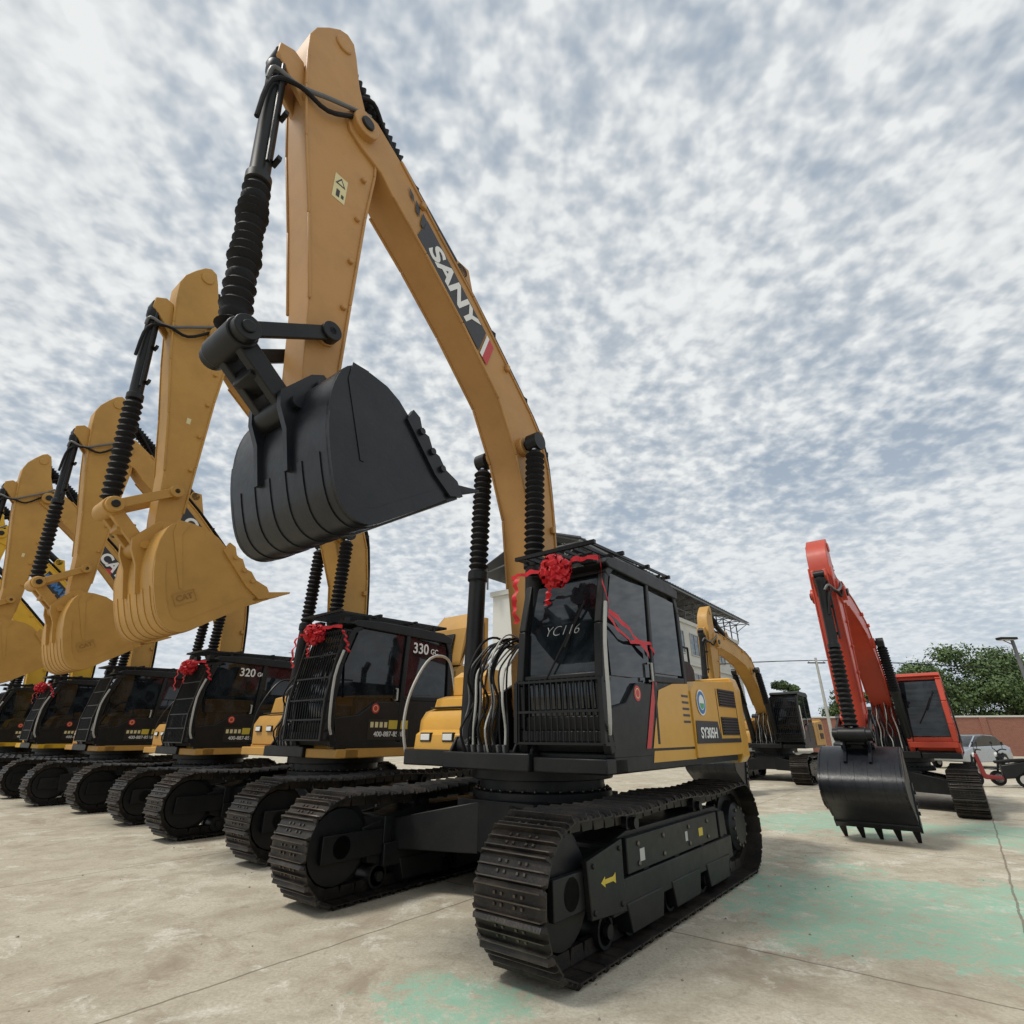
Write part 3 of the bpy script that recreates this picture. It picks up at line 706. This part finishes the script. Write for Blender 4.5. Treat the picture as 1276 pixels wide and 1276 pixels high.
# ------------------------------------------------------------------ ground
m,n,l,bs=nm("worn_concrete")
co=coord(n)
mp=n.new("ShaderNodeMapping");mp.inputs["Rotation"].default_value=(0,0,-HEAD);l.new(co,mp.inputs[0])
br=n.new("ShaderNodeTexBrick");br.offset=0;br.inputs["Scale"].default_value=1;br.inputs["Mortar Size"].default_value=.012;br.inputs["Mortar Smooth"].default_value=.3
br.inputs["Brick Width"].default_value=5;br.inputs["Row Height"].default_value=4.2
br.inputs["Color1"].default_value=(0,0,0,1);br.inputs["Color2"].default_value=(.12,.12,.12,1);br.inputs["Mortar"].default_value=(1,1,1,1)
dn=n.new("ShaderNodeTexNoise");dn.inputs["Scale"].default_value=3;dn.inputs["Detail"].default_value=5;l.new(co,dn.inputs["Vector"])
va=n.new("ShaderNodeVectorMath");va.operation='MULTIPLY_ADD';l.new(dn.outputs["Color"],va.inputs[0]);va.inputs[1].default_value=(.05,.05,0);l.new(mp.outputs[0],va.inputs[2])
l.new(va.outputs[0],br.inputs["Vector"])
big_=noise(n,l,co,.35,6,.6);mid=noise(n,l,co,2.2,8,.65,.4);fine=noise(n,l,co,40,6,.7)
c=mixc(n,l,ramp(n,l,big_,[(.35,0),(.65,1)]),(.46,.41,.315),(.59,.55,.445))
c=mixc(n,l,ramp(n,l,mid,[(.45,0),(.60,.75)]),c,(.38,.335,.255))
c=mixc(n,l,ramp(n,l,noise(n,l,co,.7,9,.72,.8),[(.55,0),(.66,.7)]),c,(.27,.21,.15))
c=mixc(n,l,ramp(n,l,noise(n,l,co,1.6,9,.75,.5),[(.55,0),(.62,.75)]),c,(.68,.65,.56))
c=mixc(n,l,ramp(n,l,noise(n,l,co,7,8,.8,.3),[(.54,0),(.66,.6)]),c,(.26,.215,.16))
c=mixc(n,l,ramp(n,l,fine,[(.35,.5),(.6,0)]),c,(.27,.235,.18))
sx=n.new("ShaderNodeSeparateXYZ");l.new(co,sx.inputs[0])
masks=None
for (cx,cy,r) in((3.9,5.9,2.6),(6.0,11.2,2.4),(-.35,4.0,.7),(8.5,9.5,2.2)):
    dx=math_(n,l,'SUBTRACT',sx.outputs[0],cx);dy=math_(n,l,'SUBTRACT',sx.outputs[1],cy)
    dd=math_(n,l,'SQRT',math_(n,l,'ADD',math_(n,l,'MULTIPLY',dx,dx),math_(n,l,'MULTIPLY',dy,dy)))
    v=math_(n,l,'SUBTRACT',1,math_(n,l,'DIVIDE',dd,r))
    masks=v if masks is None else math_(n,l,'MAXIMUM',masks,v)
masks=math_(n,l,'MAXIMUM',masks,-.4)
gm=math_(n,l,'MULTIPLY_ADD',masks,.25,math_(n,l,'MULTIPLY_ADD',noise(n,l,co,.9,3,.5,.3),.45,math_(n,l,'MULTIPLY',noise(n,l,co,5,9,.85,.6),.55)))
gf=ramp(n,l,gm,[(.575,0),(.62,.8)])
gf=math_(n,l,'MULTIPLY',gf,ramp(n,l,noise(n,l,co,7,9,.85,.5),[(.42,.12),(.53,1)]))
gc=mixc(n,l,mid,(.18,.41,.30),(.32,.52,.40))
c=mixc(n,l,gf,c,gc)
c=mixc(n,l,math_(n,l,'MULTIPLY',br.outputs["Fac"],.7),c,(.15,.12,.09))
l.new(c,bs.inputs["Base Color"]);bs.inputs["Roughness"].default_value=.88;bs.inputs["Specular IOR Level"].default_value=.2
bp=n.new("ShaderNodeBump");bp.inputs["Strength"].default_value=.5;bp.inputs["Distance"].default_value=.02
hh=math_(n,l,'SUBTRACT',math_(n,l,'MULTIPLY_ADD',mid,.5,math_(n,l,'MULTIPLY',fine,.45)),math_(n,l,'MULTIPLY',br.outputs["Fac"],.6))
l.new(hh,bp.inputs["Height"]);l.new(bp.outputs[0],bs.inputs["Normal"])
M['conc']=m
b=MB();S=900;b.add([(-S,-S,0),(S,-S,0),(S,S,0),(-S,S,0)],[(0,1,2,3)],'conc')
g=b.obj("ground");g["kind"]="structure"
b=MB();rnd=random.Random(3)
M['stone']=mat("pebble",(.25,.21,.17),.9,dirt=.5,scale=20)
for i in range(300):
    x=rnd.uniform(-6,9);y=rnd.uniform(2.8,14);s_=rnd.uniform(.003,.011)
    vs=[(x+rnd.uniform(.6,1)*s_*a,y+rnd.uniform(.6,1)*s_*c_,z*s_) for z,a,c_ in((0,-1,-1),(0,1,-1),(0,1,1),(0,-1,1),(.9,-.6,-.5),(.8,.6,-.6),(1,.5,.6),(.7,-.5,.6))]
    b.add(vs,[(0,1,2,3),(4,5,6,7),(0,1,5,4),(1,2,6,5),(2,3,7,6),(3,0,4,7)],'stone')
g=b.obj("pebbles");top(g,"small loose stones scattered on the concrete","pebbles");g["kind"]="stuff"

# ------------------------------------------------------------------ building
def brickmat(name,c1,c2,mo,sc):
    m,n,l,b=nm(name);co=coord(n)
    mp=n.new("ShaderNodeMapping");mp.inputs["Rotation"].default_value=(pi/2,0,0);l.new(co,mp.inputs[0])
    t=n.new("ShaderNodeTexBrick");l.new(mp.outputs[0],t.inputs["Vector"]);t.inputs["Scale"].default_value=sc
    t.inputs["Color1"].default_value=c1+(1,);t.inputs["Color2"].default_value=c2+(1,);t.inputs["Mortar"].default_value=mo+(1,)
    l.new(t.outputs[0],b.inputs["Base Color"]);b.inputs["Roughness"].default_value=.9
    return m
M['wall']=mat("pale_render",(.60,.60,.56),.8,dirt=.4,dirtcol=(.42,.40,.36),scale=.4)
M['roof']=mat("dark_roof_sheet",(.055,.06,.07),.5,dirt=.4,scale=.5)
M['brick']=brickmat("red_brick",(.30,.10,.06),(.22,.075,.05),(.3,.25,.2),4)
bd=bpy.data.objects.new("building",None);COL.objects.link(bd);bd.location=(3.9,28.6,0)
ang=math.atan2(.783,.622);bd.rotation_euler=(0,0,ang)
top(bd,"pale rendered three storey building under a dark sheet canopy roof","building")
b=MB();b.box(.6,30,.8,7.0,0,9.6,'wall');b.box(.45,30.2,.65,7.15,9.6,9.9,'wall');b.box(.3,30.2,.60,.66,6.4,6.6,'wall')
b.obj("wall",bd)
for f_ in range(3):
    for i in range(9):
        x=2+i*3.1;z=1.1+f_*3.1
        w=MB();w.box(x,x+1.7,.77,.83,z,z+1.6,'wglass')
        for (a0,a1,z0,z1) in((x-.06,x+1.76,z-.08,z),(x-.06,x+1.76,z+1.6,z+1.68),(x-.06,x,z,z+1.6),(x+1.7,x+1.76,z,z+1.6),(x+.83,x+.88,z,z+1.6)):
            w.box(a0,a1,.72,.80,z0,z1,'lgrey')
        w.obj("window",bd)
b=MB()
for side,(ya,za,yb,zb) in enumerate(((-.3,11.7,3.0,12.9),(3.0,12.9,7.6,11.0))):
    b.prism([(0,0),(32,0),(32,.06),(0,.06)],0,1,'roof',tr=lambda v:(v[0]-.5,ya+(yb-ya)*v[1],za+(zb-za)*v[1]+v[2]))
    for i in range(64):
        x=-.4+i*.5;b.bar((x,ya,za+.08),(x,yb,zb+.08),.06,.05,'roof')
rf=b.obj("roof",bd)
b=MB()
for i in range(17):
    x=-.2+i*1.95
    b.bar((x,-.2,11.6),(x,3.0,11.6),.07,.07,'grey');b.bar((x,3,11.6),(x,7.4,10.95),.07,.07,'grey');b.bar((x,.9,9.9),(x,.9,11.7),.09,.09,'grey');b.bar((x,6.8,9.9),(x,6.8,11.3),.09,.09,'grey')
    b.bar((x,-.2,11.6),(x,1.5,12.3),.05,.05,'grey');b.bar((x,.9,10.9),(x,-.2,11.6),.05,.05,'grey')
b.bar((-.5,-.25,11.55),(31.4,-.25,11.55),.08,.12,'grey');b.bar((-.5,.9,10.7),(31.4,.9,10.7),.05,.05,'grey');b.bar((-.5,.9,11.6),(31.4,.9,11.6),.05,.05,'grey')
b.obj("roof_truss",rf)

b=MB();b.box(0,46,0,.3,0,2.7,'brick');b.box(-.05,46.05,-.06,.36,2.7,2.82,'wall')
for i in range(12): b.box(i*4-.02,i*4+.42,-.08,.38,0,2.7,'brick')
w=b.obj("brick_wall",None,.01);w.location=(24,46,0);w.rotation_euler=(0,0,math.radians(-12));top(w,"low red brick boundary wall below green trees","wall")

def leafmat(name,a,c_):
    m,n,l,b=nm(name);co=coord(n)
    c=mixc(n,l,ramp(n,l,noise(n,l,co,1.1,4),[(.35,0),(.65,1)]),a,c_);l.new(c,b.inputs["Base Color"]);b.inputs["Roughness"].default_value=.6
    return m
M['leaf']=leafmat("foliage",(.036,.070,.020),(.10,.155,.042))
M['bark']=mat("bark",(.10,.075,.05),.9,dirt=.6,scale=8)
def tree(x,y,h,w,seed,label):
    rnd=random.Random(seed)
    root=bpy.data.objects.new("tree",None);COL.objects.link(root);root.location=(x,y,0);top(root,label,"tree","trees behind the brick wall")
    b=MB();b.tube([(0,0,-.1),(.05,.03,h*.25),(-.05,.05,h*.55)],.16,'bark',8,3)
    blobs=[]
    for i in range(20):
        a=rnd.uniform(0,2*pi);r=w*.5*math.sqrt(rnd.random());z=h*(.28+.60*rnd.random());f_=1-abs((z/h-.58)/.5)**2
        blobs.append((Vector((r*math.cos(a)*f_,r*math.sin(a)*f_,z)),w*rnd.uniform(.13,.24)))
    blobs.append((Vector((0,0,h*.86)),w*.18))
    for c,r in blobs[:9]: b.tube([(0,.03,h*.3),tuple(c*.6+Vector((0,0,h*.14))),tuple(c)],.05,'bark',5,2)
    b.obj("trunk",root)
    b=MB()
    for c,r in blobs:
        for i in range(420):
            d=Vector((rnd.gauss(0,1),rnd.gauss(0,1),rnd.gauss(0,1))).normalized()
            p=c+Vector((d.x,d.y,d.z*.75))*r*(rnd.random()**.4)*rnd.uniform(.8,1.25)
            u_=Vector((rnd.gauss(0,1),rnd.gauss(0,1),rnd.gauss(0,1))).normalized();v_=u_.cross(d).normalized();s_=rnd.uniform(.08,.17)
            b.add([p-u_*s_,p+v_*s_*.6,p+u_*s_,p-v_*s_*.6],[(0,1,2,3)],'leaf')
    link("crown",b.mesh("crown",180,False),root)
for i,(x,y,h,w_) in enumerate(((35,48,7.6,5.5),(39.5,50,9.6,7),(44,49,9.2,7),(48,50,8.0,6),(31,52,5.6,4.5),(41,46.5,6.4,5.5))): tree(x,y,h,w_,i+1,"broad leafy green tree behind a brick wall")
tree(25.4,52,6.6,3.4,9,"slim green tree rising behind parked excavators")

# ------------------------------------------------------------------ car
M['silver']=mat("silver_paint",(.42,.46,.50),.3,metal=.6,dirt=.15,coat=.8)
def car(x,y,rz):
    root=bpy.data.objects.new("parked_car",None);COL.objects.link(root);root.location=(x,y,0);root.rotation_euler=(0,0,rz);top(root,"silver grey hatchback car parked by the brick wall","car")
    def loft(secs,k,b):
        n=len(secs[0][1]);vs=[];
        for y_,pr in secs: vs+=[(px,y_,pz) for px,pz in pr]
        fs=[tuple(range(n)),tuple(range(len(vs)-1,len(vs)-n-1,-1))]
        for s_ in range(len(secs)-1):
            for j in range(n): fs.append((s_*n+j,(s_+1)*n+j,(s_+1)*n+(j+1)%n,s_*n+(j+1)%n))
        b.add(vs,fs,k)
    low=[(2.1,.35),(2.2,.55),(2.12,.75),(1.2,.95),(-1.8,1.0),(-2.15,.9),(-2.2,.5),(-2.1,.3),(-1.75,.3),(-1.6,.6),(-1.3,.68),(-1.0,.6),(-.88,.28),(.9,.28),(1.0,.6),(1.3,.68),(1.6,.6),(1.74,.3)]
    b=MB();loft([(-.88,[(a*.96,c) for a,c in low]),(-.8,low),(.8,low),(.88,[(a*.96,c) for a,c in low])],'silver',b)
    hi=[(1.15,.94),(.35,1.40),(-.2,1.48),(-1.2,1.44),(-1.95,.98)];hl=[(a*.94-.03,.95+(c-.95)*.96) for a,c in hi]
    b2=MB();loft([(-.80,hl),(-.62,hi),(.62,hi),(.80,hl)],'glass',b2)
    body=b.obj("body",root,.03,50);b2.obj("window",root,.02,40)
    b=MB();b.prism([(.35,1.41),(-.2,1.49),(-1.2,1.455),(-1.3,1.41),(-.2,1.45)],-.64,.64,'silver')
    for yy in(-.74,.74):
        for a_,c_ in(((1.15,.95),(.3,1.42)),((-.4,.95),(-.42,1.45)),((-1.9,.98),(-1.2,1.43))): b.bar((a_[0],yy,a_[1]),(c_[0],yy*.87,c_[1]),.06,.05,'silver')
    b.obj("roof",root,.01)
    for wx in(1.3,-1.3):
        for wy in(.78,-.78):
            b=MB();b.lathe((wx,wy-.1,.31),(wx,wy+.1,.31),[(0,.25),(.1,.31),(.9,.31),(1,.25)],'rub',24);w=b.obj("wheel",root)
            b=MB();b.cyl((wx,wy-.108,.31),(wx,wy+.108,.31),.18,'chrome',16);b.obj("rim",w)
    for yy in(.62,-.62):
        b=MB();b.box(2.02,2.17,yy-.16,yy+.16,.62,.76,'lamp');b.obj("headlight",root,.02)
car(22.4,28.6,math.radians(205))
def scooter(x,y,rz,k,label):
    root=bpy.data.objects.new("electric_scooter",None);COL.objects.link(root);root.location=(x,y,0);root.rotation_euler=(0,0,rz);top(root,label,"scooter","electric scooters")
    for wx in(.6,-.6):
        b=MB();R=.22
        b.lathe((wx,-.05,R),(wx,.05,R),[(0,.16),(.1,.21),(.5,.22),(.9,.21),(1,.16)],'rub',24);b.cyl((wx,-.055,R),(wx,.055,R),.13,'chrome',16);b.obj("wheel",root)
    b=MB()
    b.prism([(.42,.32),(.46,.95),(.38,.95),(.30,.36),(-.1,.30),(-.1,.22),(.35,.22)],-.14,.14,k)
    b.prism([(-.1,.24),(-.1,.62),(-.75,.74),(-.85,.62),(-.6,.44),(-.35,.26)],-.13,.13,'blk')
    b.prism([(.78,.46),(.6,.52),(.42,.44),(.6,.46)],-.07,.07,k)
    b.obj("body",root,.03)
    b=MB();b.prism([(0,.66),(.02,.74),(-.4,.80),(-.75,.82),(-.78,.74)],-.13,.13,'rub');b.obj("seat",root,.03)
    b=MB();b.tube([(.6,0,.24),(.5,0,.6),(.4,0,1.0)],.03,'blk',8,2);b.tube([(.3,-.34,1.05),(.38,-.2,1.06),(.4,0,1.0),(.38,.2,1.06),(.3,.34,1.05)],.018,'blk',8,3)
    for yy in(-.28,.28): b.tube([(.37,yy,1.06),(.36,yy*1.1,1.22)],.008,'blk',6,0);b.box(.35,.37,yy*1.1-.05,yy*1.1+.05,1.2,1.28,'blk')
    b.obj("handlebar",root)
    b=MB();b.lathe((.44,0,.9),(.5,0,.9),[(0,.07),(.7,.07),(1,.04)],'lamp',16);b.obj("headlight",root)
M['dkred']=mat("dark_red_plastic",(.20,.02,.02),.4,dirt=.3)
scooter(15.0,18.2,math.radians(150),'dkred',"dark red electric scooter standing on the concrete")
scooter(16.0,18.6,math.radians(165),'blk',"black electric scooter standing beside another scooter")

root=bpy.data.objects.new("street_lamp",None);COL.objects.link(root);root.location=(17.1,18.4,0);top(root,"slim grey pole with a flat solar lamp on top","street lamp")
b=MB();b.lathe((0,0,0),(0,0,4.5),[(0,.09),(1,.05)],'grey',14);b.box(-.15,.15,-.15,.15,0,.03,'grey');b.obj("pole",root)
b=MB();b.box(-.45,.12,-.12,.12,4.48,4.56,'blk');b.tube([(0,0,4.3),(-.3,0,4.46)],.02,'grey',6,0);b.box(-.42,.0,-.1,.1,4.46,4.48,'lamp');b.obj("lamp_head",root,.01)
b=MB();b.lathe((0,0,0),(0,0,7.2),[(0,.14),(1,.09)],'lgrey',12);b.bar((-.7,0,6.8),(.7,0,6.8),.09,.09,'blk')
for x in(-.6,0,.6): b.cyl((x,0,6.84),(x,0,7.0),.04,'lgrey',8)
o_=b.obj("utility_pole");o_.location=(24.5,44,0);top(o_,"pale concrete utility pole with a crossarm","utility pole")
for dy in(-.6,.6):
    b=MB();b.tube([(24.5+dy-42,44,7.6),(24.5+dy-20,44,6.3),(24.5+dy,44,7.0),(24.5+dy+16,44,6.4),(24.5+dy+34,44,7.2)],.02,'blk',5,5);c_=b.obj("overhead_wire");top(c_,"thin dark overhead wire strung from a utility pole","wire","overhead wires")

# ------------------------------------------------------------------ world
W=bpy.data.worlds.new("World");SC.world=W;W.use_nodes=True;n=W.node_tree.nodes;l=W.node_tree.links
bg=n["Background"]
SUN_EL=math.radians(58);SUN_AZ=math.radians(-108)
sky=n.new("ShaderNodeTexSky");sky.sky_type='NISHITA';sky.sun_disc=False;sky.sun_elevation=SUN_EL;sky.sun_rotation=SUN_AZ
co=coord(n,"Generated")
sp=n.new("ShaderNodeSeparateXYZ");l.new(co,sp.inputs[0])
zz=math_(n,l,'ADD',math_(n,l,'MAXIMUM',sp.outputs[2],0),.25)
px=math_(n,l,'DIVIDE',sp.outputs[0],zz);py=math_(n,l,'DIVIDE',sp.outputs[1],zz)
cb=n.new("ShaderNodeCombineXYZ");l.new(px,cb.inputs[0]);l.new(py,cb.inputs[1])
v=cb.outputs[0]
f0=noise(n,l,v,34,2,.5,0)
f1=noise(n,l,v,17,3,.5,.1)
f2=noise(n,l,v,1.3,3,.5,.2)
f3=noise(n,l,v,4.5,3,.5,.3)
puff=math_(n,l,'ADD',math_(n,l,'MULTIPLY',f1,.68),math_(n,l,'MULTIPLY',f0,.32))
s_=math_(n,l,'ADD',math_(n,l,'MULTIPLY',puff,.58),math_(n,l,'ADD',math_(n,l,'MULTIPLY',f2,.80),math_(n,l,'MULTIPLY',f3,.36)))
den=ramp(n,l,s_,[(.68,0),(.80,.55),(.92,1)])
low=ramp(n,l,sp.outputs[2],[(.0,0),(.42,1)])
cl=mixc(n,l,ramp(n,l,math_(n,l,'ADD',math_(n,l,'MULTIPLY',puff,.8),math_(n,l,'MULTIPLY',f3,.3)),[(.44,0),(.66,1)]),(5.8,6.15,6.45),(8.0,8.2,8.2))
gap=mixc(n,l,.88,sky.outputs[0],(3.7,4.4,5.2))
c=mixc(n,l,den,gap,cl)
hz=mixc(n,l,.72,c,(6.0,6.65,7.3))
c=mixc(n,l,low,hz,c)
l.new(c,bg.inputs[0]);bg.inputs[1].default_value=.105
sd=bpy.data.lights.new("sun",'SUN');sd.energy=2.5;sd.angle=math.radians(12);sd.color=(1,.95,.87)
so=bpy.data.objects.new("sun",sd);COL.objects.link(so)
dirv=Vector((math.sin(SUN_AZ)*math.cos(SUN_EL),math.cos(SUN_AZ)*math.cos(SUN_EL),math.sin(SUN_EL)))
so.rotation_euler=dirv.to_track_quat('Z','Y').to_euler()
cam=bpy.data.cameras.new("camera");cam.lens=36*660/1276;cam.clip_end=3000;cam.clip_start=.05
co_=bpy.data.objects.new("camera",cam);COL.objects.link(co_);co_.location=(0,0,1.5);co_.rotation_euler=(math.radians(90)+math.atan(277/660),0,0)
SC.camera=co_
SC.view_settings.view_transform='Standard'
